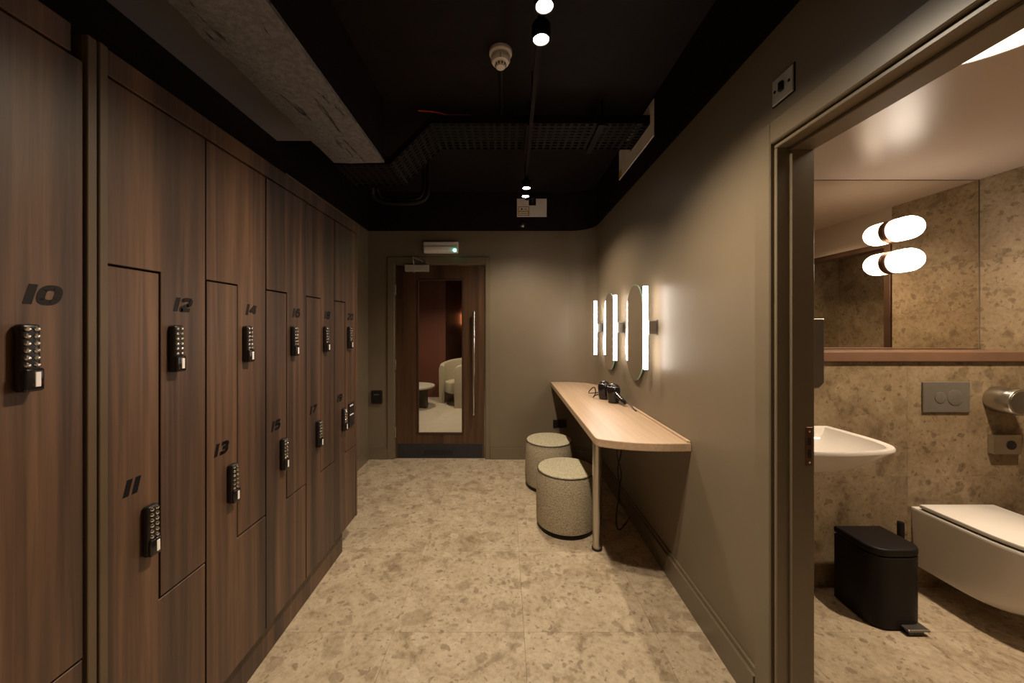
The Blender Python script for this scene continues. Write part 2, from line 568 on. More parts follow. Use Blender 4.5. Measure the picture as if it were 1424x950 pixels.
# right wall: tiled pier, framed shower opening
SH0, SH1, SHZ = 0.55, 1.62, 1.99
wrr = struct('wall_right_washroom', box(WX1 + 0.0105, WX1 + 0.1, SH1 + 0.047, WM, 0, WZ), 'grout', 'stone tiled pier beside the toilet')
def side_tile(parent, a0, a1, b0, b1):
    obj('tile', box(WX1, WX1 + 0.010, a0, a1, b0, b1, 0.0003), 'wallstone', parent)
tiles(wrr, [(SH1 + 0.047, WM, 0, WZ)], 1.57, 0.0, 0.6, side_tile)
bm = box(WX1, WX1 + 0.1, WF, SH1 + 0.047, SHZ + 0.04, WZ)
bm_box(bm, WX1, WX1 + 0.1, WF, SH0 - 0.047, 0, SHZ + 0.04)
struct('wall_right_upper_washroom', bm, 'wcceil')
d3 = struct('door_3', box(WX1 - 0.012, WX1 + 0.08, SH1, SH1 + 0.046, 0, SHZ + 0.04, 0.003), 'bronze', 'dark bronze framed shower opening seen in the mirror')
obj('door_head', box(WX1 - 0.012, WX1 + 0.08, SH0, SH1, SHZ, SHZ + 0.04, 0.003), 'bronze', d3)
obj('jamb', box(WX1 - 0.012, WX1 + 0.08, SH0 - 0.046, SH0, 0, SHZ + 0.04, 0.003), 'bronze', d3)
SX = 3.55
bm = box(SX, SX + 0.05, SH0 - 0.3, SH1 + 0.3, 0, 2.3)
bm_box(bm, WX1 + 0.1, SX, SH1 + 0.1, SH1 + 0.15, 0, 2.3)
bm_box(bm, WX1 + 0.1, SX, SH0 - 0.15, SH0 - 0.1, 0, 2.3)
bm_box(bm, WX1 + 0.1, SX, SH0 - 0.1, SH1 + 0.1, 2.25, 2.3)
bm_box(bm, WX1 + 0.0, SX, SH0 - 0.1, SH1 + 0.1, -0.05, 0.0)
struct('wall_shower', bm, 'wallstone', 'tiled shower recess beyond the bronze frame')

# mirror, shelf
tag(obj('wall_mirror', box(XW + 0.02, WX1 - 0.004, WM, WM + 0.005, 1.275, WZ - 0.004, 0.001), 'mirror_tint', origin=(1.95, WM, 1.275)), 'wide frameless mirror above the copper shelf in the washroom', 'mirror')
tag(obj('ledge_shelf', box(XW + 0.001, WX1 - 0.001, WY - 0.018, WM - 0.001, 1.219, 1.272, 0.004, 2), 'copper', origin=(1.95, WY, 1.219)), 'copper brown ledge running under the washroom mirror', 'shelf')

# ------------------------------------------------------------------ lockers
FX, DT = -0.98, 0.018       # face plane and door thickness
Z0, Z1 = 0.160, 2.020
ZU, ZL = 1.556, 0.632       # upper and lower step of the L-shaped doors
G = 0.0030
units = [0.546] + [0.8905 + 0.3 * i for i in range(5)]

def even_poly(a, m, b, g):    # full width on top, right half below
    return [(a + g, Z1 - g), (a + g, ZU + g), (m + g, ZU + g), (m + g, ZL + g), (b - g, ZL + g), (b - g, Z1 - g)]
def odd_poly(a, m, b, g):     # left half above, full width at the bottom
    return [(a + g, Z0 + g), (b - g, Z0 + g), (b - g, ZL - g), (m - g, ZL - g), (m - g, ZU - g), (a + g, ZU - g)]

# strokes of the wide slanted digits, unit box 1 x 1
def ell(cx, cy, rx, ry, a0, a1, n=14, p=0.72):
    out = []
    for i in range(n + 1):
        a = math.radians(a0 + (a1 - a0) * i / n)
        c, s_ = math.cos(a), math.sin(a)
        out.append((cx + rx * math.copysign(abs(c) ** p, c), cy + ry * math.copysign(abs(s_) ** p, s_)))
    return out
DIG = {
    '0': [ell(.5, .5, .40, .38, 0, 360, 28)],
    '1': [[(.45, .0), (.45, 1.0)], [(.16, .84), (.45, .86)]],
    '2': [[(.08, .72)] + ell(.48, .68, .40, .20, 150, -60, 12) + [(.12, .26), (.10, .12), (.94, .12)]],
    '3': [[(.08, .86)] + ell(.46, .69, .40, .18, 90, -90, 10), ell(.46, .31, .42, .19, 90, -90, 10) + [(.06, .12)], [(.30, .5), (.60, .5)]],
    '4': [[(.68, .10), (.68, .90)], [(.60, .88), (.06, .36), (.95, .32)]],
    '5': [[(.90, .88), (.18, .88), (.12, .55)] + ell(.46, .34, .42, .22, 90, -90, 10) + [(.06, .12)]],
    '6': [[(.88, .86), (.40, .86)] + ell(.48, .45, .40, .40, 110, 180, 6), ell(.50, .33, .40, .22, 0, 360, 24)],
    '7': [[(.08, .88), (.92, .88), (.36, .10)]],
    '8': [ell(.5, .70, .36, .19, 0, 360, 24), ell(.5, .30, .40, .20, 0, 360, 24)],
    '9': [ell(.5, .67, .40, .22, 0, 360, 24), [(.12, .14), (.60, .14)] + ell(.52, .55, .40, .40, -70, 0, 6)],
}
def number_mesh(txt, x, yc, zc, h):
    """flat print on the plane at x, read along +y"""
    bm = bmesh.new()
    wd = {c: (0.42 if c == '1' else 0.86) * h for c in '0123456789'}
    tot = sum(wd[c] for c in txt) + 0.11 * h * (len(txt) - 1)
    y = yc - tot / 2
    th = 0.32 * h
    def put(u, v, k):
        return (x + 0.0006 + k * 0.00002, y + u + 0.26 * (v - h / 2), zc - h / 2 + v)
    k = 0
    for c in txt:
        cw = wd[c]
        for line in DIG[c]:
            pts = []
            for (u, v) in line:
                uu = u
                pts.append((uu * cw, v * h))
            for (a, b) in zip(pts, pts[1:]):
                dx, dz = b[0] - a[0], b[1] - a[1]
                L = math.hypot(dx, dz)
                if L < 1e-7:
                    continue
                nx, nz = -dz / L * th / 2 * 1.1, dx / L * th / 2 * 0.9
                k += 1
                bm.faces.new([bm.verts.new(put(q[0], q[1], k % 5)) for q in ((a[0] + nx, a[1] + nz), (b[0] + nx, b[1] + nz), (b[0] - nx, b[1] - nz), (a[0] - nx, a[1] - nz))])
            for p in pts[1:-1]:
                k += 1
                bm.faces.new([bm.verts.new(put(p[0] + th * 0.53 * math.cos(2 * PI * q / 10), p[1] + th * 0.47 * math.sin(2 * PI * q / 10), k % 5)) for q in range(10)])
        y += cw + 0.11 * h
    for f in bm.faces:
        f.normal_update()
        if f.normal.x < 0:
            f.normal_flip()
    return bm

def make_lock(parent, x, yc, zc):
    H, W_, D = 0.138, 0.033, 0.021
    lk = obj('digital_lock', box(x, x + D, yc - W_ / 2, yc + W_ / 2, zc - H / 2, zc + H / 2, 0.007, 3), 'blackp', parent, True)
    bm = bmesh.new()
    for r in range(6):
        for c in (-1, 1):
            lathe([(0.0052, 0), (0.0052, 0.0020), (0.0040, 0.0036), (0.0012, 0.0042)], x + D - 0.0008, yc + c * 0.0074, zc + 0.059 - r * 0.0148, 9, 'x', bm)
    obj('keypad_button', bm, 'chrome', lk, True)
    kb = obj('thumb_turn', box(x + D - 0.006, x + D + 0.006, yc - 0.0155, yc + 0.0175, zc - H / 2 + 0.001, zc - H / 2 + 0.048, 0.005, 3), 'blackg', lk, True)
    obj('code_label', box(x + D + 0.0054, x + D + 0.0070, yc + 0.0005, yc + 0.0095, zc - H / 2 + 0.010, zc - H / 2 + 0.040, 0.0007), 'whitep', lk)
    return lk

LAB = {9: 'dark walnut locker at the bottom left corner, only its lower edge in view',
       10: 'walnut locker marked 10, largest in view, left of the ridged upright',
       11: 'walnut locker marked 11, lower one directly right of the ridged upright',
       12: 'walnut locker marked 12, upper one directly right of the ridged upright',
       13: 'walnut locker marked 13, second lower one right of the ridged upright',
       14: 'walnut locker marked 14, second upper one right of the ridged upright',
       15: 'walnut locker marked 15, middle of the five lower lockers',
       16: 'walnut locker marked 16, middle of the five upper lockers',
       17: 'walnut locker marked 17, lower one next to last before the end panel',
       18: 'walnut locker marked 18, upper one next to last before the end panel',
       19: 'walnut locker marked 19, lower one at the far end beside the black notice plate',
       20: 'walnut locker marked 20, upper one at the far end of the row'}
for i, a in enumerate(units):
    b = a + 0.2995
    m = a + 0.1405 if i else 0.696
    for par in (1, 0):
        num = 9 + 2 * i + (0 if par else 1)
        poly = odd_poly if par else even_poly
        lab = LAB[num]
        t = thing('locker', lab, 'locker', (FX, a, 0.0 + Z0), 'walnut lockers along the left wall')
        off = random.uniform(-0.0012, 0.0012)
        door = obj('door', prism(poly(a, m, b, G), FX - DT + off, FX + off, 'x', 0.0011), 'walnut', t)
        obj('carcass', prism(poly(a, m, b, 0.0012), XL + 0.004, FX - DT - 0.004, 'x'), 'blackm', t)
        if num == 9:
            continue
        x = FX + off
        if par:
            obj('number', number_mesh(str(num), x, m - 0.076, 0.983, 0.042), 'ink', t)
            make_lock(t, x, m - 0.037, 0.847)
        else:
            obj('number', number_mesh(str(num), x, m + 0.074, 1.470, 0.042), 'ink2', t)
            make_lock(t, x, m + 0.040, 1.339)

YE = units[-1] + 0.2995
bm = box(FX - 0.03, FX + 0.003, 0.8905, YE + 0.02, Z1 + 0.003, 2.086, 0.001)
bm_box(bm, FX - 0.03, FX + 0.003, -0.5, 0.818, Z1 + 0.003, 2.086, 0.001)
struct('trim_3', bm, 'walnut', 'walnut header strip along the top of the lockers')
bm = box(-1.036, -1.016, -1.9, 2.27, 0, Z0 - 0.003, 0.001)
struct('trim_4', bm, 'walnut', 'recessed walnut plinth under the lockers')
struct('trim_5', box(XL + 0.003, FX + 0.001, YE + 0.002, YE + 0.020, Z0, 2.0225, 0.001), 'walnut', 'walnut end panel of the lockers')
up = box(FX - 0.02, FX + 0.006, 0.848, 0.868, 0.0, 2.086, 0.0015)
bm_box(up, FX - 0.02, FX + 0.010, 0.8695, 0.8885, 0.0, 2.086, 0.0015)
bm_box(up, FX - 0.03, FX - 0.004, 0.846, 0.8890, 0.0, 2.084)
struct('trim_6', up, 'upright', 'ridged dark upright between lockers 10 and 12')
struct('trim_7', box(XL + 0.003, FX, -1.9, 0.544, Z0, Z1, 0.001), 'walnut')
# black notice plate beside lock 19
nx = FX + 0.002
t = thing('notice_plate', 'small black plate with white lines beside the lock numbered 19', 'plate', (nx, 2.31, 0.80))
obj('plate', box(nx, nx + 0.006, 2.270, 2.345, 0.775, 0.925, 0.001), 'blackp', t)
for a_, b_, c_, d_ in ((2.279, 2.325, 0.905, 0.913), (2.279, 2.332, 0.848, 0.855)):
    obj('printed_line', box(nx + 0.006, nx + 0.0068, a_, b_, c_, d_), 'whitep', t)

# ------------------------------------------------------------------ far door
bm = box(-1.250, BX0, YB - 0.018, YB, 0, 2.155, 0.004)
bm_box(bm, BX1, -0.157, YB - 0.018, YB, 0, 2.155, 0.004)
bm_box(bm, BX0, BX1, YB - 0.018, YB, BZ, 2.155, 0.004)
d2 = struct('door_2', bm, 'gloss_paint', 'glazed walnut door in khaki frame at the end of the corridor')
bm = box(BX0, BX0 + 0.009, YB + 0.001, YB + 0.119, 0, BZ)
bm_box(bm, BX1 - 0.009, BX1, YB + 0.001, YB + 0.119, 0, BZ)
bm_box(bm, BX0 + 0.009, BX1 - 0.009, YB + 0.001, YB + 0.119, BZ - 0.009, BZ)
obj('door_lining', bm, 'gloss_paint', d2)
LX0, LX1, LZ = -1.163, -0.219, 2.064
GX0, GX1, GZ0, GZ1 = -0.935, -0.444, 0.265, 1.922
ly0, ly1 = YB + 0.003, YB + 0.047
bm = box(LX0, GX0, ly0, ly1, 0.006, LZ)
bm_box(bm, GX1, LX1, ly0, ly1, 0.006, LZ)
bm_box(bm, GX0, GX1, ly0, ly1, GZ1, LZ)
bm_box(bm, GX0, GX1, ly0, ly1, 0.006, GZ0)
lf = obj('door_leaf', bm, 'doorwood', d2)
bw = 0.016
bm = box(GX0 - 0.006, GX0 + bw, ly0 - 0.006, ly0 + 0.012, GZ0 - 0.006, GZ1 + 0.006, 0.003)
bm_box(bm, GX1 - bw, GX1 + 0.006, ly0 - 0.006, ly0 + 0.012, GZ0 - 0.006, GZ1 + 0.006, 0.003)
bm_box(bm, GX0 + bw, GX1 - bw, ly0 - 0.006, ly0 + 0.012, GZ1 - bw, GZ1 + 0.006, 0.003)
bm_box(bm, GX0 + bw, GX1 - bw, ly0 - 0.006, ly0 + 0.012, GZ0 - 0.006, GZ0 + bw, 0.003)
obj('glazing_bead', bm, 'bead', lf)
obj('glass_pane', box(GX0, GX1, ly0 + 0.018, ly0 + 0.024, GZ0, GZ1), 'glass', lf)
kp = obj('kick_plate', box(LX0 + 0.02, LX1 - 0.02, ly0 - 0.004, ly0, 0.008, 0.162, 0.001), 'bluekick', lf)
for r in range(4):
    obj('vent_slat', box(-0.86, -0.55, ly0 - 0.010, ly0 - 0.004, 0.050 + r * 0.014, 0.058 + r * 0.014, 0.001), 'bluekick', d2)
hx = -0.327
hb = obj('pull_handle', tube([(hx, ly0 - 0.06, 0.478), (hx, ly0 - 0.06, 1.574)], 0.014, 14), 'chrome', d2, True)
bm = tube([(hx, ly0, 1.48), (hx, ly0 - 0.058, 1.48)], 0.010, 10)
tube([(hx, ly0, 0.575), (hx, ly0 - 0.058, 0.575)], 0.010, 10, bm)
obj('handle_standoff', bm, 'blackm', d2, True)
for z in (0.28, 1.00, 1.80):
    obj('hinge', lathe([(0.008, 0), (0.008, 0.11)], LX0 - 0.004, ly0 - 0.008, z - 0.05, 10), 'steel', d2, True)
cl = obj('door_closer', box(-1.056, -0.806, ly0 - 0.055, ly0, 1.998, 2.066, 0.004, 2), 'switchsteel', d2)
bm = tube([(-0.965, ly0 - 0.03, 1.985), (-0.965, ly0 - 0.03, 2.075)], 0.011, 10)
tube([(-0.965, ly0 - 0.035, 2.078), (-0.965, ly0 - 0.075, 2.145), (-0.86, ly0 - 0.03, 2.098)], 0.008, 8, bm)
bm_box(bm, -0.885, -0.845, ly0 - 0.04, YB - 0.018, 2.088, 2.108)
obj('closer_arm', bm, 'steel', cl)

# emergency light over the far door
t = thing('emergency_light', 'white emergency light with a green lamp above the far door', 'emergency light', (-0.675, YB, 2.19))
obj('casing', box(-0.862, -0.492, YB - 0.05, YB - 0.0005, 2.192, 2.312, 0.012, 3), 'whitep', t, True)
obj('diffuser', box(-0.855, -0.499, YB - 0.068, YB - 0.047, 2.198, 2.262, 0.014, 3), 'whitep', t, True)
obj('green_lamp', lathe([(0.016, 0), (0.016, -0.006), (0.006, -0.012)], -0.525, YB - 0.066, 2.214, 12, 'y'), 'led', t, True)
# access reader
t = thing('card_reader', 'small black access reader on the wall left of the far door', 'reader', (-1.36, YB, 0.6))
obj('housing', box(-1.418, -1.305, YB - 0.026, YB - 0.0005, 0.597, 0.733, 0.006, 2), 'blackp', t)
obj('printed_mark', box(-1.392, -1.335, YB - 0.0268, YB - 0.0258, 0.685, 0.697), 'satin', t)
# socket under the worktop
t = thing('wall_socket', 'black double socket on the far wall under the worktop', 'socket', (0.56, YB, 0.33))
obj('face_plate', box(0.515, 0.655, YB - 0.012, YB - 0.0005, 0.335, 0.42, 0.002), 'blackp', t)
bm = box(0.545, 0.57, YB - 0.03, YB - 0.012, 0.36, 0.385)
obj('plug', bm, 'blackg', t)

# ------------------------------------------------------------------ vanity worktop
CZ, CT = 0.822, 0.042
fil = arc(XR - RC, YB - RC, RC - 0.002, 0, 90)
plan = [(0.932, 1.816), (0.84, 1.812), (0.749, 1.814), (0.69, 1.821), (0.627, 1.833), (0.565, 1.852), (0.515, 1.874), (0.488, 1.892), (0.478, 1.912), (0.476, 1.94), (0.490, YB - 0.002)] + fil[::-1]
t = thing('vanity_worktop', 'pale oak worktop with a curved end along the right wall', 'worktop', (0.72, 2.8, 0.0))
obj('top', prism(plan, CZ - CT, CZ, bev=0.004, seg=2), 'oak', t)
lip = [(0.932, 1.822), (0.932, YB - RC), (0.916, YB - RC), (0.916, 1.826)]
obj('back_lip', prism(lip, CZ, CZ + 0.010, bev=0.001), 'oak', t)
lg = obj('leg', lathe([(0.028, 0.012), (0.028, CZ - CT - 0.001)], 0.584, 2.30, 0, 24), 'steel', t, True)
obj('foot', lathe([(0.033, 0.0), (0.033, 0.012), (0.029, 0.014)], 0.584, 2.30, 0, 24), 'blackp', lg, True)
tag(obj('power_cable', tube([(0.80, 2.55, 0.778), (0.785, 2.54, 0.66), (0.83, 2.56, 0.54), (0.775, 2.52, 0.42), (0.81, 2.53, 0.28), (0.76, 2.50, 0.10), (0.765, 2.46, 0.012), (0.86, 2.56, 0.03), (0.905, 2.64, 0.02)], 0.0045, 7, smooth=2), 'blackp', smooth=True, origin=(0.8, 2.55, 0)), 'looping black cable hanging under the worktop to the floor', 'cable', 'cables under the worktop')
tag(obj('power_cable', tube([(0.815, 2.62, 0.778), (0.84, 2.60, 0.64), (0.79, 2.60, 0.50), (0.845, 2.60, 0.36), (0.80, 2.58, 0.22), (0.85, 2.66, 0.12), (0.905, 2.72, 0.05)], 0.004, 7, smooth=2), 'blackp', smooth=True, origin=(0.82, 2.62, 0)), 'thinner black cable hanging behind the looping one under the worktop', 'cable', 'cables under the worktop')

# hair dryers
def dryer(cx, cy, ang, label):
    t = thing('hair_dryer', label, 'hair dryer', (cx, cy, CZ), 'hair dryers on the worktop')
    body = obj('body', lathe([(0.036, 0.001), (0.040, 0.003), (0.048, 0.050), (0.051, 0.085), (0.050, 0.108), (0.044, 0.128), (0.030, 0.141), (0.012, 0.147), (0.0, 0.148)], cx, cy, CZ, 28), 'blackg', t, True)
    c, s_ = math.cos(ang), math.sin(ang)
    P = lambda d, z: (cx + c * d, cy + s_ * d, CZ + z)
    hb = []
    for d, z, r in ((0.030, 0.074, 0.024), (0.060, 0.062, 0.021), (0.10, 0.043, 0.017), (0.135, 0.031, 0.016), (0.145, 0.027, 0.012)):
        p = P(d, z)
        hb.append([(p[0] - s_ * r * math.cos(2 * PI * k / 14), p[1] + c * r * math.cos(2 * PI * k / 14), p[2] + r * 1.1 * math.sin(2 * PI * k / 14)) for k in range(14)])
    obj('handle', loft(hb), 'blackg', t, True)
    obj('switch', box(cx + c * 0.085 - 0.006, cx + c * 0.085 + 0.006, cy + s_ * 0.085 - 0.008, cy + s_ * 0.085 + 0.008, CZ + 0.062, CZ + 0.068, 0.002), 'satin', t)
    obj('cool_shot_ring', lathe([(0.0435, 0.1285), (0.0460, 0.127), (0.0460, 0.1235), (0.0435, 0.1235)], cx, cy, CZ, 28), 'steel', t, True)
    return t, P
t, P = dryer(0.838, 2.80, math.radians(-72), 'glossy black hair dryer nearer the camera, handle pointing forward')
e = P(0.145, 0.027)
obj('cord', tube([e, (e[0] + 0.008, e[1] - 0.03, e[2] + 0.006), (e[0] + 0.020, e[1] - 0.075, e[2] - 0.004), (e[0] + 0.024, e[1] - 0.11, CZ + 0.006), (e[0] + 0.022, e[1] - 0.16, CZ + 0.006)], 0.0045, 8, smooth=2), 'blackp', t, True)
t, P = dryer(0.806, 2.945, math.radians(80), 'glossy black hair dryer standing behind the other one, cord looped at its left')
obj('cord', tube([P(0.145, 0.027), (0.80, 3.13, CZ + 0.02), (0.74, 3.14, CZ + 0.012), (0.70, 3.06, CZ + 0.03), (0.715, 2.98, CZ + 0.085), (0.73, 2.94, CZ + 0.10), (0.735, 2.93, CZ + 0.05), (0.72, 2.97, CZ + 0.006), (0.76, 3.08, CZ + 0.006), (0.86, 3.20, CZ + 0.006)], 0.0045, 8, smooth=2), 'blackp', t, True)

# stools
def stool(cx, cy, label):
    t = thing('round_stool', label, 'stool', (cx, cy, 0), 'boucle stools at the worktop')
    obj('base', lathe([(0.196, 0), (0.198, 0.004), (0.198, 0.030)], cx, cy, 0, 48), 'blackm', t, True)
    obj('body', lathe([(0.198, 0.030), (0.206, 0.036), (0.211, 0.10), (0.213, 0.18), (0.210, 0.28), (0.203, 0.385), (0.198, 0.398)], cx, cy, 0, 48), 'boucle', t, True)
    obj('piping', lathe([(0.196, 0.396), (0.202, 0.397), (0.204, 0.401), (0.202, 0.405), (0.194, 0.406)], cx, cy, 0, 48), 'tableleg', t, True)
    obj('seat_cushion', lathe([(0.197, 0.398), (0.200, 0.404), (0.196, 0.409), (0.17, 0.413), (0.10, 0.416), (0.0, 0.417)], cx, cy, 0, 48), 'seat', t, True)
stool(0.436, 2.585, 'cream boucle drum stool nearest the steel leg')
stool(0.395, 3.24, 'cream boucle drum stool farther back, partly hidden by the other')

# wall lights and mirrors on the right wall
lights = ((2.235, 'bar wall light nearest the camera, right of the larger looking mirror'), (2.850, 'bar wall light between the two wall mirrors'), (3.465, 'bar wall light farthest from the camera near the rounded corner'))
for y, lab in lights:
    t = thing('bar_wall_light', 'glowing vertical ' + lab, 'wall light', (XR, y, 1.14), 'bar lights beside the mirrors')
    tx = XR - 0.068
    obj('light_tube', lathe([(0.011, 0), (0.0155, 0.002), (0.0155, 0.511), (0.011, 0.513)], tx, y, 1.144, 16), 'lamp', t, True)
    bm = box(XR - 0.053, XR - 0.006, y - 0.016, y + 0.016, 1.362, 1.442, 0.002)
    obj('bracket', bm, 'satin', t)
    obj('wall_plate', box(XR - 0.006, XR - 0.0005, y - 0.022, y + 0.022, 1.355, 1.449, 0.002), 'satin', t)

def mirror_outline(cy):
    pts = []
    for i in range(72):
        a = 2 * PI * i / 72
        u, v = math.cos(a), math.sin(a)
        # soft pebble: narrow waist a little below the middle, fuller foot
        hz = 0.333 * math.copysign(abs(v) ** 0.92, v)
        z = hz / 0.333
        wd_ = 0.176 + 0.014 * math.cos(2 * PI * (z + 0.45) / 1.25) - 0.012 * z
        pts.append((cy + wd_ * math.copysign(abs(u) ** 0.82, u), 1.369 + hz))
    return pts
for cy, lab in ((2.545, 'frameless pebble shaped wall mirror, the nearer of the two'), (3.160, 'frameless pebble shaped wall mirror nearer the far corner')):
    t = thing('pebble_mirror', lab, 'mirror', (XR, cy, 1.036), 'pebble mirrors above the worktop')
    out = mirror_outline(cy)
    obj('glass_edge', prism(out, XR - 0.026, XR - 0.019, 'x'), 'mirror_edge', t, True)
    inn = [((y - cy) * 0.985 + cy, (z - 1.369) * 0.992 + 1.369) for y, z in out]
    obj('mirror_face', prism(inn, XR - 0.0275, XR - 0.026, 'x'), 'mirror', t)
    back = [((y - cy) * 0.7 + cy, (z - 1.369) * 0.8 + 1.369) for y, z in out]
    obj('backing', prism(back, XR - 0.019, XR - 0.0005, 'x'), 'blackm', t)

# switch plate above the doorway
t = thing('key_switch', 'brushed steel key switch plate high on the wall by the doorway', 'switch', (XR, 1.215, 2.135))
pl = obj('face_plate', box(XR - 0.007, XR - 0.0005, 1.170, 1.260, 2.165, 2.252, 0.002), 'switchsteel', t)
for y in (1.184, 1.246):
    obj('screw', lathe([(0.005, 0), (0.005, -0.002), (0.002, -0.003)], XR - 0.007, y, 2.208, 10, 'x'), 'blackm', t, True)
obj('key_barrel', box(XR - 0.017, XR - 0.007, 1.206, 1.222, 2.193, 2.224, 0.002), 'blackm', t)
obj('back_box', box(XR - 0.0035, XR - 0.0003, 1.166, 1.264, 2.161, 2.256, 0.001), 'blackm', t)

# ------------------------------------------------------------------ ceiling services
def perforated(name, quad, parent):
    """thin strip of tray with rows of slots, quad = function (u,v)->point, u along, v across, 0..1"""
# cable tray across the room
t = thing('cable_tray', 'black perforated cable tray crossing the ceiling and stepping down to the left', 'cable tray', (0.1, 2.5, 2.44))
TY0, TY1 = 2.33, 2.67
path = [(XR - 0.002, 2.712), (-0.47, 2.712), (-0.735, 2.447), (-1.10, 2.447)]
def tray_strip(bm, y0, y1, dz0, dz1):
    lo = [(x, z + dz0) for x, z in path]
    hi = [(x, z + dz1) for x, z in path]
    prism(lo + hi[::-1], y0, y1, 'y', bm=bm)
bm = bmesh.new()
rows = 9
pitch = (TY1 - TY0) / rows
for r in range(rows + 1):
    tray_strip(bm, TY0 + r * pitch - (0.009 if 0 < r < rows else 0.004), TY0 + r * pitch + (0.009 if 0 < r < rows else 0.004), 0.0, 0.003)
for (xa, za), (xb, zb) in zip(path, path[1:]):
    L = math.hypot(xb - xa, zb - za)
    k = int(L / 0.05)
    for q in range(k + 1):
        f0 = max(0, (q * 0.05 - 0.010) / L)
        f1 = min(1, (q * 0.05 + 0.010) / L)
        if f1 <= f0:
            continue
        pa = (xa + (xb - xa) * f0, za + (zb - za) * f0 + 0.0006)
        pb = (xa + (xb - xa) * f1, za + (zb - za) * f1 + 0.0006)
        prism([pa, pb, (pb[0], pb[1] + 0.002), (pa[0], pa[1] + 0.002)], TY0, TY1, 'y', bm=bm)
obj('perforated_base', bm, 'blackm', t)
for y in (TY0, TY1):
    bm = bmesh.new()
    tray_strip(bm, y - 0.002, y + 0.002, 0.0, 0.052)
    obj('side_rail', bm, 'blackm', t)
for x in (0.16, 0.62):
    bm = box(x - 0.02, x + 0.02, TY0 - 0.02, TY1 + 0.02, 2.690, 2.711)
    bm_box(bm, x - 0.006, x + 0.006, TY0 - 0.018, TY0 - 0.006, 2.711, ZC - 0.001)
    bm_box(bm, x - 0.006, x + 0.006, TY1 + 0.006, TY1 + 0.018, 2.711, ZC - 0.001)
    obj('hanger', bm, 'blackm', t)
# fire board collar where the tray meets the wall
ho = [(2.268, 2.600), (2.950, 2.600), (2.950, 2.832), (2.268, 2.832)]
bm = box(XR - 0.006, XR - 0.0005, 2.268, 2.950, 2.600, 2.702)
bm_box(bm, XR - 0.006, XR - 0.0005, 2.268, 2.320, 2.702, 2.832)
bm_box(bm, XR - 0.006, XR - 0.0005, 2.700, 2.950, 2.702, 2.832)
bm_box(bm, XR - 0.006, XR - 0.0005, 2.320, 2.700, 2.776, 2.832)
t = thing('fire_collar', 'white board collar where the cable tray enters the right wall', 'panel', (XR, 2.6, 2.6))
obj('board', bm, 'panel', t)
obj('sticker', box(XR - 0.0068, XR - 0.006, 2.885, 2.945, 2.605, 2.665), 'yellow', t)
# board on the far wall
t = thing('fire_board', 'white board with yellow bordered sticker high on the black far wall', 'panel', (0.29, YB, 2.58))
bm = box(0.130, 0.446, YB - 0.008, YB - 0.0005, 2.585, 2.705)
bm_box(bm, 0.130, 0.255, YB - 0.008, YB - 0.0005, 2.705, 2.777)
bm_box(bm, 0.332, 0.446, YB - 0.008, YB - 0.0005, 2.705, 2.777)
obj('board', bm, 'panel', t)
st = obj('sticker', box(0.142, 0.262, YB - 0.0092, YB - 0.008, 2.592, 2.695), 'yellow', t)
bm = box(0.152, 0.252, YB - 0.0100, YB - 0.0092, 2.648, 2.685)
bm_box(bm, 0.152, 0.245, YB - 0.0100, YB - 0.0092, 2.602, 2.636)
obj('sticker_print', bm, 'panel', st)
for a_, b_, c_, d_ in ((0.172, 0.190, 2.658, 2.674), (0.206, 0.240, 2.662, 2.668), (0.162, 0.235, 2.616, 2.621)):
    obj('sticker_text', box(a_, b_, YB - 0.0106, YB - 0.0100, c_, d_), 'blackp', st)
# sensor on the far wall
t = thing('motion_sensor', 'small dark sensor on the black band above the far wall', 'sensor', (0.19, YB, 2.48))
obj('sensor_base', lathe([(0.035, 0), (0.035, -0.008)], 0.19, YB - 0.0005, 2.492, 20, 'y'), 'blackp', t, True)
obj('sensor_lens', lathe([(0.026, -0.008), (0.022, -0.018), (0.010, -0.026), (0.0, -0.028)], 0.19, YB - 0.0005, 2.495, 20, 'y'), 'satin', t, True)

# smoke detector with conduit
sx, sy = -0.022, 1.905
t = thing('smoke_detector', 'white smoke detector on the black ceiling beside the nearer spotlights', 'smoke detector', (sx, sy, ZC - 0.09))
obj('base', lathe([(0.060, 0), (0.060, -0.016), (0.055, -0.022), (0.046, -0.022)], sx, sy, ZC - 0.0005, 36), 'whitep', t, True)
hd = obj('head', lathe([(0.046, -0.020), (0.050, -0.034), (0.050, -0.050), (0.043, -0.062), (0.028, -0.066)], sx, sy, ZC, 36), 'whitep', t, True)
bm = lathe([(0.0275, -0.064), (0.0275, -0.078), (0.022, -0.086), (0.0, -0.088)], sx, sy, ZC, 30)
obj('sensor_cap', bm, 'whitep', t, True)
bm = bmesh.new()
for k in range(10):
    a = 2 * PI * k / 10
    cx, cy = sx + 0.0275 * math.cos(a), sy + 0.0275 * math.sin(a)
    bm_box(bm, cx - 0.0028, cx + 0.0028, cy - 0.0028, cy + 0.0028, ZC - 0.080, ZC - 0.069)
for k in range(3):
    bm_box(bm, sx - 0.002, sx + 0.002, sy - 0.0505, sy - 0.044, ZC - 0.060 + k * 0.008, ZC - 0.057 + k * 0.008)
obj('vent_slot', bm, 'blackp', t)
tag(obj('cable_conduit', tube([(sx, sy + 0.062, ZC - 0.010), (sx, 2.50, ZC - 0.010), (-0.10, 2.56, ZC - 0.030)], 0.0095, 8, smooth=1), 'blackp', smooth=True, origin=(sx, 2.2, ZC)), 'black conduit running from the smoke detector to the tray', 'conduit')
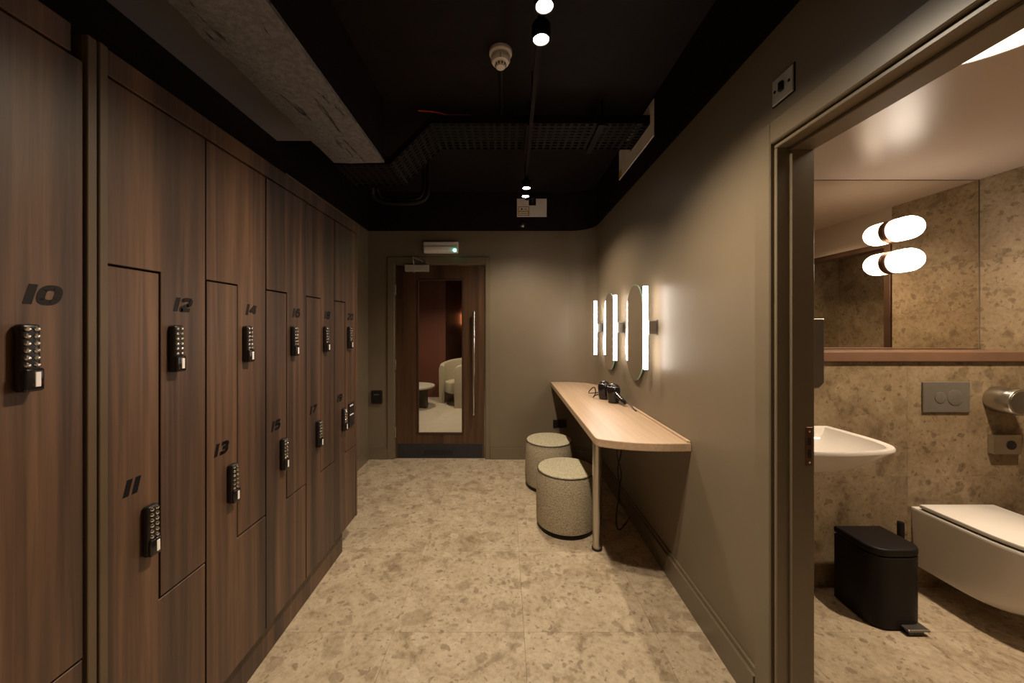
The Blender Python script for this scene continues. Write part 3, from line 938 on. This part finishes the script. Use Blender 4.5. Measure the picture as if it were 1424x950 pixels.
tag(obj('red_wire', tube([(-0.56, 2.34, 2.80), (-0.45, 2.36, 2.805), (-0.36, 2.38, 2.790), (-0.26, 2.37, 2.792), (-0.15, 2.39, 2.786), (-0.08, 2.42, 2.78)], 0.004, 6, smooth=2), 'red', smooth=True, origin=(-0.3, 2.37, 2.79)), 'thin red wire lying above the cable tray', 'wire')
# hose loop under the lower tray
tag(obj('hose_loop', tube([(-0.97, 2.66, 2.43), (-0.98, 2.70, 2.38), (-0.93, 2.72, 2.345), (-0.80, 2.72, 2.335), (-0.66, 2.72, 2.335), (-0.585, 2.72, 2.37), (-0.575, 2.72, 2.46), (-0.575, 2.72, 2.60), (-0.575, 2.72, 2.845)], 0.017, 10, smooth=2), 'blackm', smooth=True, origin=(-0.8, 2.72, 2.34)), 'black looped hose hanging below the lowered end of the tray', 'hose', 'hoses below the tray')
tag(obj('hose_loop', tube([(-0.95, 2.70, 2.44), (-0.945, 2.76, 2.395), (-0.85, 2.77, 2.375), (-0.70, 2.77, 2.375), (-0.62, 2.77, 2.41), (-0.62, 2.77, 2.60), (-0.62, 2.77, 2.845)], 0.012, 10, smooth=2), 'blackm', smooth=True, origin=(-0.8, 2.77, 2.37)), 'thinner black hose behind the looped hose below the tray', 'hose', 'hoses below the tray')

# spotlight track, hung below the tray
def TXa(y):
    return 0.110 + 0.0215 * y
TZ = 2.600                         # underside of the track
t = thing('light_track', 'slim black track hung along the ceiling carrying the spotlights', 'light track', (TXa(1.5), 1.5, TZ))
for ya, yb in ((-1.6, 1.495), (1.505, 3.30)):
    xa, xb = TXa(ya), TXa(yb)
    obj('rail', prism([(xa - 0.010, ya), (xa + 0.010, ya), (xb + 0.010, yb), (xb - 0.010, yb)], TZ, TZ + 0.030), 'black', t)
for y in (-1.4, 0.6, 2.05, 3.2):
    obj('suspension_rod', tube([(TXa(y), y, TZ + 0.030), (TXa(y), y, ZC - 0.0005)], 0.004, 8), 'blackm', t, True)
obj('feed_conduit', tube([(TXa(3.3), 3.29, TZ + 0.018), (TXa(3.3) + 0.02, 3.50, TZ + 0.03), (0.29, 3.70, 2.735), (0.293, YB - 0.001, 2.738)], 0.012, 10, smooth=2), 'blackm', t, True)
def track_spot(y, lab, k=1.0, ang=None):
    x = TXa(y)
    t = thing('track_spotlight', lab, 'spotlight', (x, y, TZ - 0.1), 'spotlights on the ceiling track')
    obj('adapter', box(x - 0.014, x + 0.014, y - 0.03, y + 0.03, TZ - 0.018, TZ - 0.0005, 0.002), 'blackm', t)
    obj('stem', tube([(x, y, TZ - 0.018), (x, y, TZ - 0.032)], 0.006, 8), 'blackm', t)
    obj('can', lathe([(0.010, -0.030), (0.034, -0.032), (0.036, -0.036), (0.036, -0.090), (0.030, -0.090), (0.030, -0.082)], x, y, TZ, 24), 'blackm', t, True)
    obj('lens', lathe([(0.029, -0.0825), (0.029, -0.0865), (0.012, -0.0885)], x, y, TZ, 20), 'spot', t, True)
    L = bpy.data.lights.new('spot_beam', 'SPOT')
    L.energy = SPOT_W * k
    L.color = SPOT_COL
    L.spot_size = math.radians(ang or SPOT_ANG)
    L.spot_blend = 0.65
    L.shadow_soft_size = 0.026
    lo = bpy.data.objects.new('spot_beam', L)
    COL.objects.link(lo)
    lo.parent = t
    lo.location = (0, 0, 0.004)
track_spot(1.255, 'lit ceiling spotlight nearest the top edge of the picture')
track_spot(1.400, 'lit ceiling spotlight second from the top edge, beside the smoke detector')
track_spot(2.890, 'lit ceiling spotlight above the white board, upper of the far pair', 0.58)
track_spot(3.070, 'lit ceiling spotlight touching the white board, lower of the far pair', 0.58)
track_spot(-1.350, 'added unseen spotlight on the track behind the camera', 2.2, 84)  # extra unseen lamp, added so floor bounce brightens the soffit

# ------------------------------------------------------------------ washroom things
# wall globes on the mirror
for z, lab in ((1.972, 'upper of the two glowing capsule lights on the washroom mirror'), (1.788, 'lower of the two glowing capsule lights on the washroom mirror')):
    t = thing('capsule_light', lab, 'wall light', (2.302, WM, z), 'capsule lights on the washroom mirror')
    obj('ring', lathe([(0.060, 0), (0.068, -0.001), (0.068, -0.018), (0.060, -0.019)], 2.302, WM - 0.0005, z, 28, 'y'), 'bronze', t, True)
    prof = [(0.064, -0.019)] + [(0.066, -0.03), (0.066, -0.085)] + [(0.066 * math.cos(math.radians(a)), -0.085 - 0.066 * math.sin(math.radians(a))) for a in (15, 30, 45, 60, 75, 90)]
    obj('globe', lathe(prof, 2.302, WM, z, 28, 'y'), 'globe', t, True)
# ceiling disc light
t = thing('ceiling_light', 'bright round ceiling light seen at the top right corner', 'ceiling light', (1.36, 0.97, WZ - 0.03))
obj('rim', lathe([(0.25, 0), (0.25, -0.024), (0.243, -0.024), (0.243, -0.004)], 1.36, 0.97, WZ - 0.0005, 40), 'whitep', t, True)
obj('diffuser', lathe([(0.241, -0.005), (0.241, -0.024), (0.20, -0.028), (0.0, -0.028)], 1.36, 0.97, WZ, 40), 'disc', t, True)

# recessed downlight over the middle of the washroom
t = thing('washroom_downlight', 'recessed downlight in the washroom ceiling above the toilet front', 'downlight', (2.2, 1.30, WZ - 0.02))
obj('trim_ring', lathe([(0.05, 0), (0.05, -0.005), (0.040, -0.007), (0.040, -0.002)], 2.2, 1.30, WZ - 0.0005, 24), 'whitep', t, True)
obj('lens', lathe([(0.039, -0.002), (0.039, -0.004), (0.01, -0.005)], 2.2, 1.30, WZ - 0.0005, 20), 'spot', t, True)
L = bpy.data.lights.new('downlight_beam', 'SPOT')
L.energy = 165.0
L.color = (1.0, 0.79, 0.56)
L.spot_size = math.radians(150)
L.spot_blend = 0.7
L.shadow_soft_size = 0.035
lo = bpy.data.objects.new('downlight_beam', L)
COL.objects.link(lo)
lo.parent = t
lo.location = (0, 0, 0.008)

# basin
half = [(1.100, WY - 0.0005), (1.740, WY - 0.0005), (1.765, 1.72), (1.735, 1.585), (1.60, 1.548), (1.42, 1.528), (1.24, 1.548), (1.105, 1.585), (1.090, 1.72)]
def basin_ring(s, z, cx=1.42, cy=1.80, back=True):
    base = half
    poly = []
    # denser outline, rounded in front, square at the wall
    pts = [half[0], half[1]] + half[2:]
    dense = []
    n_ = len(pts)
    for i in range(n_):
        a, b = pts[i], pts[(i + 1) % n_]
        for q in range(6):
            dense.append((a[0] + (b[0] - a[0]) * q / 6, a[1] + (b[1] - a[1]) * q / 6))
    for _ in range(8):
        dense = [dense[i] if dense[i][1] > 1.94 else tuple((dense[i - 1][k] + 2 * dense[i][k] + dense[(i + 1) % len(dense)][k]) / 4 for k in (0, 1)) for i in range(len(dense))]
    for (x, y) in dense:
        poly.append((cx + (x - cx) * s, cy + (y - cy) * s if (back or y < 1.94) else y, z))
    return poly
def ring_back(s, z):      # outer shell rings stay against the wall
    out = []
    for (x, y, zz) in basin_ring(1.0, z):
        out.append((1.42 + (x - 1.42) * s, WY - 0.0005 - (WY - 0.0005 - y) * s, z))
    return out
t = thing('wash_basin', 'white ceramic wall basin partly hidden by the door jamb', 'basin', (1.42, WY, 0.70))
shell = [ring_back(0.40, 0.700), ring_back(0.55, 0.708), ring_back(0.72, 0.745), ring_back(0.88, 0.805), ring_back(0.965, 0.842), ring_back(0.998, 0.856), ring_back(1.0, 0.866), ring_back(0.992, 0.872), basin_ring(0.965, 0.8725), basin_ring(0.915, 0.868), basin_ring(0.87, 0.845), basin_ring(0.72, 0.80), basin_ring(0.45, 0.772), basin_ring(0.15, 0.765)]
obj('bowl', loft(shell), 'ceramic', t, True)
obj('drain', lathe([(0.022, 0), (0.022, 0.004), (0.012, 0.006)], 1.42, 1.80, 0.7655, 20), 'chrome', t, True)
tp = obj('tap', lathe([(0.024, 0), (0.024, 0.12), (0.018, 0.13)], 1.42, 1.925, 0.872, 20), 'chrome', t, True)
obj('spout', tube([(1.42, 1.925, 0.965), (1.42, 1.84, 0.955), (1.42, 1.80, 0.94)], 0.012, 10), 'chrome', tp, True)

# paper towel dispenser on the partition
t = thing('towel_dispenser', 'dark grey towel dispenser with slanted bottom beside the door jamb', 'dispenser', (XW, 1.45, 1.17))
obj('cabinet', prism([(XW + 0.0005, 1.434), (XW + 0.128, 1.434), (XW + 0.128, 1.200), (XW + 0.108, 1.179), (XW + 0.0005, 1.179)], 1.32, 1.58, 'y', 0.003), 'satin', t)
obj('towel_slot', box(XW + 0.03, XW + 0.10, 1.36, 1.54, 1.1775, 1.179), 'blackp', t)

# flush plate
t = thing('flush_plate', 'grey dual flush plate on the stone wall above the toilet', 'flush plate', (2.37, WY, 0.946))
obj('plate', box(2.244, 2.496, WY - 0.010, WY - 0.0003, 0.946, 1.109, 0.002), 'flush', t)
for cx, r in ((2.335, 0.030), (2.415, 0.042)):
    obj('flush_button', lathe([(r, 0), (r, -0.0022), (r - 0.003, -0.0030), (0.0, -0.0026)], cx, WY - 0.010, 1.026, 28, 'y'), 'flush', t, True)

# toilet
def toilet_outline(x0, x1, yb, yf, n=20):
    cx, rx = (x0 + x1) / 2, (x1 - x0) / 2
    ym = yb - (yb - yf) * 0.50
    pts = [(x0, yb), (x0, (yb * 2 + ym) / 3), (x0, (yb + 2 * ym) / 3)]
    for i in range(n + 1):
        a = PI + PI * i / n
        c, s_ = math.cos(a), math.sin(a)
        pts.append((cx + rx * math.copysign(abs(c) ** 0.72, c), ym + (ym - yf) * math.copysign(abs(s_) ** 0.9, s_)))
    pts += [(x1, (yb + 2 * ym) / 3), (x1, (yb * 2 + ym) / 3), (x1, yb)]
    return pts
TX0, TX1 = 2.190, 2.590
def tr(s, z, yf, e=0.0):
    return [(2.39 + (x - 2.39) * s, y, z) for x, y in toilet_outline(TX0 + e, TX1 - e, WY - 0.0005, yf)]
t = thing('wall_hung_toilet', 'white wall hung toilet with closed lid', 'toilet', (2.39, WY, 0.12))
obj('bowl', loft([tr(0.80, 0.112, 1.66), tr(0.86, 0.120, 1.60), tr(0.905, 0.150, 1.545), tr(0.94, 0.22, 1.49), tr(0.975, 0.33, 1.45), tr(0.998, 0.420, 1.432), tr(1.0, 0.432, 1.432), tr(0.99, 0.437, 1.435)]), 'ceramic', t, True)
def lid_poly(e, yf):
    return toilet_outline(TX0 + e, TX1 - e, WY - 0.035, yf)
obj('seat', prism(lid_poly(0.016, 1.447), 0.4385, 0.446), 'blackm', t, True)
obj('lid', prism(lid_poly(0.006, 1.438), 0.446, 0.466, bev=0.004, seg=2), 'ceramic', t, True)
obj('hinge', box(2.26, 2.52, WY - 0.033, WY - 0.012, 0.437, 0.447, 0.003), 'chrome', t)

# pedal bin
def bin_plan(e=0.0):
    x0, x1, yb, yf = 1.708 + e, 1.948 - e, 1.885 - e, 1.672 + e
    poly = [(x0, yb), (x0, yf + 0.05)]
    for i in range(1, 14):
        u = i / 14
        poly.append((x0 + (x1 - x0) * u, yf + 0.05 * (abs(2 * u - 1) ** 5.0)))
    poly += [(x1, yf + 0.05), (x1, yb)]
    return poly
t = thing('pedal_bin', 'black slim pedal bin on the washroom floor beside the toilet', 'bin', (1.82, 1.78, 0))
obj('body', prism(bin_plan(0.001), 0.006, 0.338, bev=0.004), 'blackm', t, True)
obj('foot_ring', prism(bin_plan(0.012), 0.0, 0.006), 'blackp', t)
ld = obj('lid', prism(bin_plan(0.0), 0.340, 0.376, bev=0.010, seg=3), 'blackm', t, True)
bm = box(1.825, 1.925, 1.640, 1.69, 0.022, 0.032, 0.004, 2)
obj('pedal', bm, 'satin', t)
obj('pedal_block', box(1.835, 1.905, 1.648, 1.69, 0.002, 0.021, 0.003), 'blackp', t)

# toilet brush
t = thing('toilet_brush', 'black toilet brush standing behind the pedal bin', 'brush', (2.055, 1.885, 0))
obj('holder', lathe([(0.045, 0.0), (0.046, 0.004), (0.046, 0.19), (0.040, 0.192), (0.040, 0.185)], 2.055, 1.885, 0, 24), 'blackm', t, True)
obj('handle', lathe([(0.014, 0.186), (0.014, 0.39), (0.012, 0.393)], 2.055, 1.885, 0, 16), 'blackm', t, True)

# roll drum and plate below
t = thing('roll_dispenser', 'round steel roll dispenser on the wall right of the flush plate', 'dispenser', (2.635, WY, 1.0))
obj('drum', lathe([(0.066, 0), (0.069, -0.004), (0.069, -0.098), (0.066, -0.102), (0.058, -0.102)], 2.640, WY - 0.0005, 1.018, 36, 'y'), 'steel', t, True)
obj('end_cap', lathe([(0.0575, -0.099), (0.0575, -0.104), (0.02, -0.105)], 2.640, WY - 0.0005, 1.018, 32, 'y'), 'satin', t, True)
t = thing('alarm_button', 'square steel box with round black button under the roll dispenser', 'button', (2.68, WY, 0.73))
obj('box', box(2.600, 2.745, WY - 0.03, WY - 0.0005, 0.727, 0.830, 0.004, 2), 'steel', t)
obj('button', lathe([(0.024, 0), (0.024, -0.004), (0.016, -0.006)], 2.688, WY - 0.030, 0.777, 24, 'y'), 'blackp', t, True)

# ------------------------------------------------------------------ lounge beyond the glazed door
struct('floor_lounge', box(-4.2, 2.0, YB + 0.12, 11.0, -0.08, 0.0), 'lfloor', 'pale lounge floor beyond the door glass')
bm = box(-4.2, -1.20, 7.35, 7.45, 0, 2.75)
bm_box(bm, -1.30, -1.20, 7.45, 11.0, 0, 2.75)
bm_box(bm, -1.30, 2.0, 10.95, 11.0, 0, 2.75)
bm_box(bm, 1.95, 2.0, YB + 0.12, 11.0, 0, 2.75)
bm_box(bm, -4.2, -4.15, YB + 0.12, 7.4, 0, 2.75)
struct('wall_lounge', bm, 'redwall', 'rust red lounge wall seen through the door glass')
struct('ceiling_lounge', box(-4.2, 2.0, YB + 0.12, 11.0, 2.75, 2.85), 'black')
bm = box(-4.15, -1.20, 7.335, 7.35, 0, 0.09)
struct('baseboard_lounge', bm, 'redwall')
# armchair
ax, ay, face = -0.80, 6.72, math.radians(218)
t = thing('tub_armchair', 'cream boucle tub armchair in the lounge behind the glass', 'armchair', (ax, ay, 0))
def shell_rings(r0, r1, half_deg, zb, zt):
    rings = []
    N = 40
    for i in range(N + 1):
        u = -1 + 2 * i / N
        a = face + PI + math.radians(half_deg) * u
        drop = 0.10 * abs(u) ** 2.2
        e = max(0, abs(u) - 0.97) / 0.03
        top = zt - drop - 0.03 * e
        c, s_ = math.cos(a), math.sin(a)
        rm = (r0 + r1) / 2
        th = (r1 - r0) / 2
        prof = [(-th, zb), (-th, top - th), (-th * .7, top - th * .3), (0, top), (th * .7, top - th * .3), (th, top - th), (th, zb)]
        rings.append([(ax + (rm + q) * c, ay + (rm + q) * s_, z) for q, z in prof])
    return rings
obj('backrest', loft(shell_rings(0.315, 0.425, 138, 0.22, 0.83)), 'boucle', t, True)
obj('seat', lathe([(0.28, 0.22), (0.308, 0.24), (0.310, 0.38), (0.295, 0.415), (0.24, 0.43), (0.0, 0.435)], ax, ay, 0, 36), 'seat', t, True)
for k in (-1, 0, 1):
    a = face + PI + math.radians(112) * k
    bm = bmesh.new()
    rings = []
    for i in range(9):
        q = a + math.radians(26) * (i / 8 * 2 - 1)
        rings.append([(ax + r * math.cos(q), ay + r * math.sin(q), z) for r, z in ((0.322, 0.0), (0.422, 0.0), (0.422, 0.221), (0.322, 0.221))])
    obj('leg', loft(rings), 'boucle', t, True)
# coffee table
t = thing('coffee_table', 'low round table with slab legs beside the lounge armchair', 'table', (-1.62, 6.42, 0))
obj('table_top', lathe([(0.34, 0.345), (0.372, 0.352), (0.376, 0.375), (0.37, 0.385), (0.0, 0.386)], -1.62, 6.42, 0, 40), 'tabletop', t, True)
for k in range(3):
    a = math.radians(-20 + 120 * k)
    c, s_ = math.cos(a), math.sin(a)
    q = [(-1.62 + c * d - s_ * o_, 6.42 + s_ * d + c * o_) for d, o_ in ((0.06, -0.035), (0.28, -0.035), (0.28, 0.035), (0.06, 0.035))]
    obj('leg', prism(q, 0, 0.3445), 'tableleg', t)
# sconce and lounge downlights
t = thing('lounge_sconce', 'orange glowing wall light at the edge of the door glass', 'wall light', (-1.2, 10.2, 1.5))
obj('wall_plate', box(-1.1995, -1.18, 10.12, 10.28, 1.45, 1.85, 0.003), 'bronze', t)
obj('shade', lathe([(0.05, 0), (0.055, 0.02), (0.055, 0.28), (0.05, 0.30)], -1.12, 10.2, 1.50, 20), 'sconce', t, True)
def downlight(x, y, W_, lab, size=110):
    t = thing('downlight', lab, 'downlight', (x, y, 2.72), 'lounge downlights')
    obj('trim_ring', lathe([(0.06, 0), (0.06, -0.006), (0.045, -0.008), (0.045, -0.002)], x, y, 2.7495, 24), 'blackm', t, True)
    obj('lens', lathe([(0.044, -0.002), (0.044, -0.004), (0.01, -0.005)], x, y, 2.7495, 20), 'spot', t, True)
    L = bpy.data.lights.new('downlight_beam', 'SPOT')
    L.energy = W_
    L.color = SPOT_COL
    L.spot_size = math.radians(size)
    L.spot_blend = 0.6
    L.shadow_soft_size = 0.04
    lo = bpy.data.objects.new('downlight_beam', L)
    COL.objects.link(lo)
    lo.parent = t
    lo.location = (0, 0, 0.015)
downlight(-0.30, 5.3, 130, 'recessed lounge downlight just beyond the far door', 130)
downlight(-1.3, 6.1, 110, 'added unseen lounge downlight over the low table')  # unseen lamp, added to light the armchair and table from above

t = thing('added_shower_light', 'added unseen small round light in the shower recess', 'ceiling light', (3.2, 1.1, 2.22))  # unseen lamp, added to brighten the recess reflected in the mirror
obj('rim', lathe([(0.07, 0), (0.07, -0.02), (0.062, -0.022), (0.062, -0.004)], 3.2, 1.1, 2.2495, 24), 'whitep', t, True)
obj('diffuser', lathe([(0.061, -0.005), (0.061, -0.02), (0.0, -0.022)], 3.2, 1.1, 2.2495, 24), 'added_showerlamp', t, True)
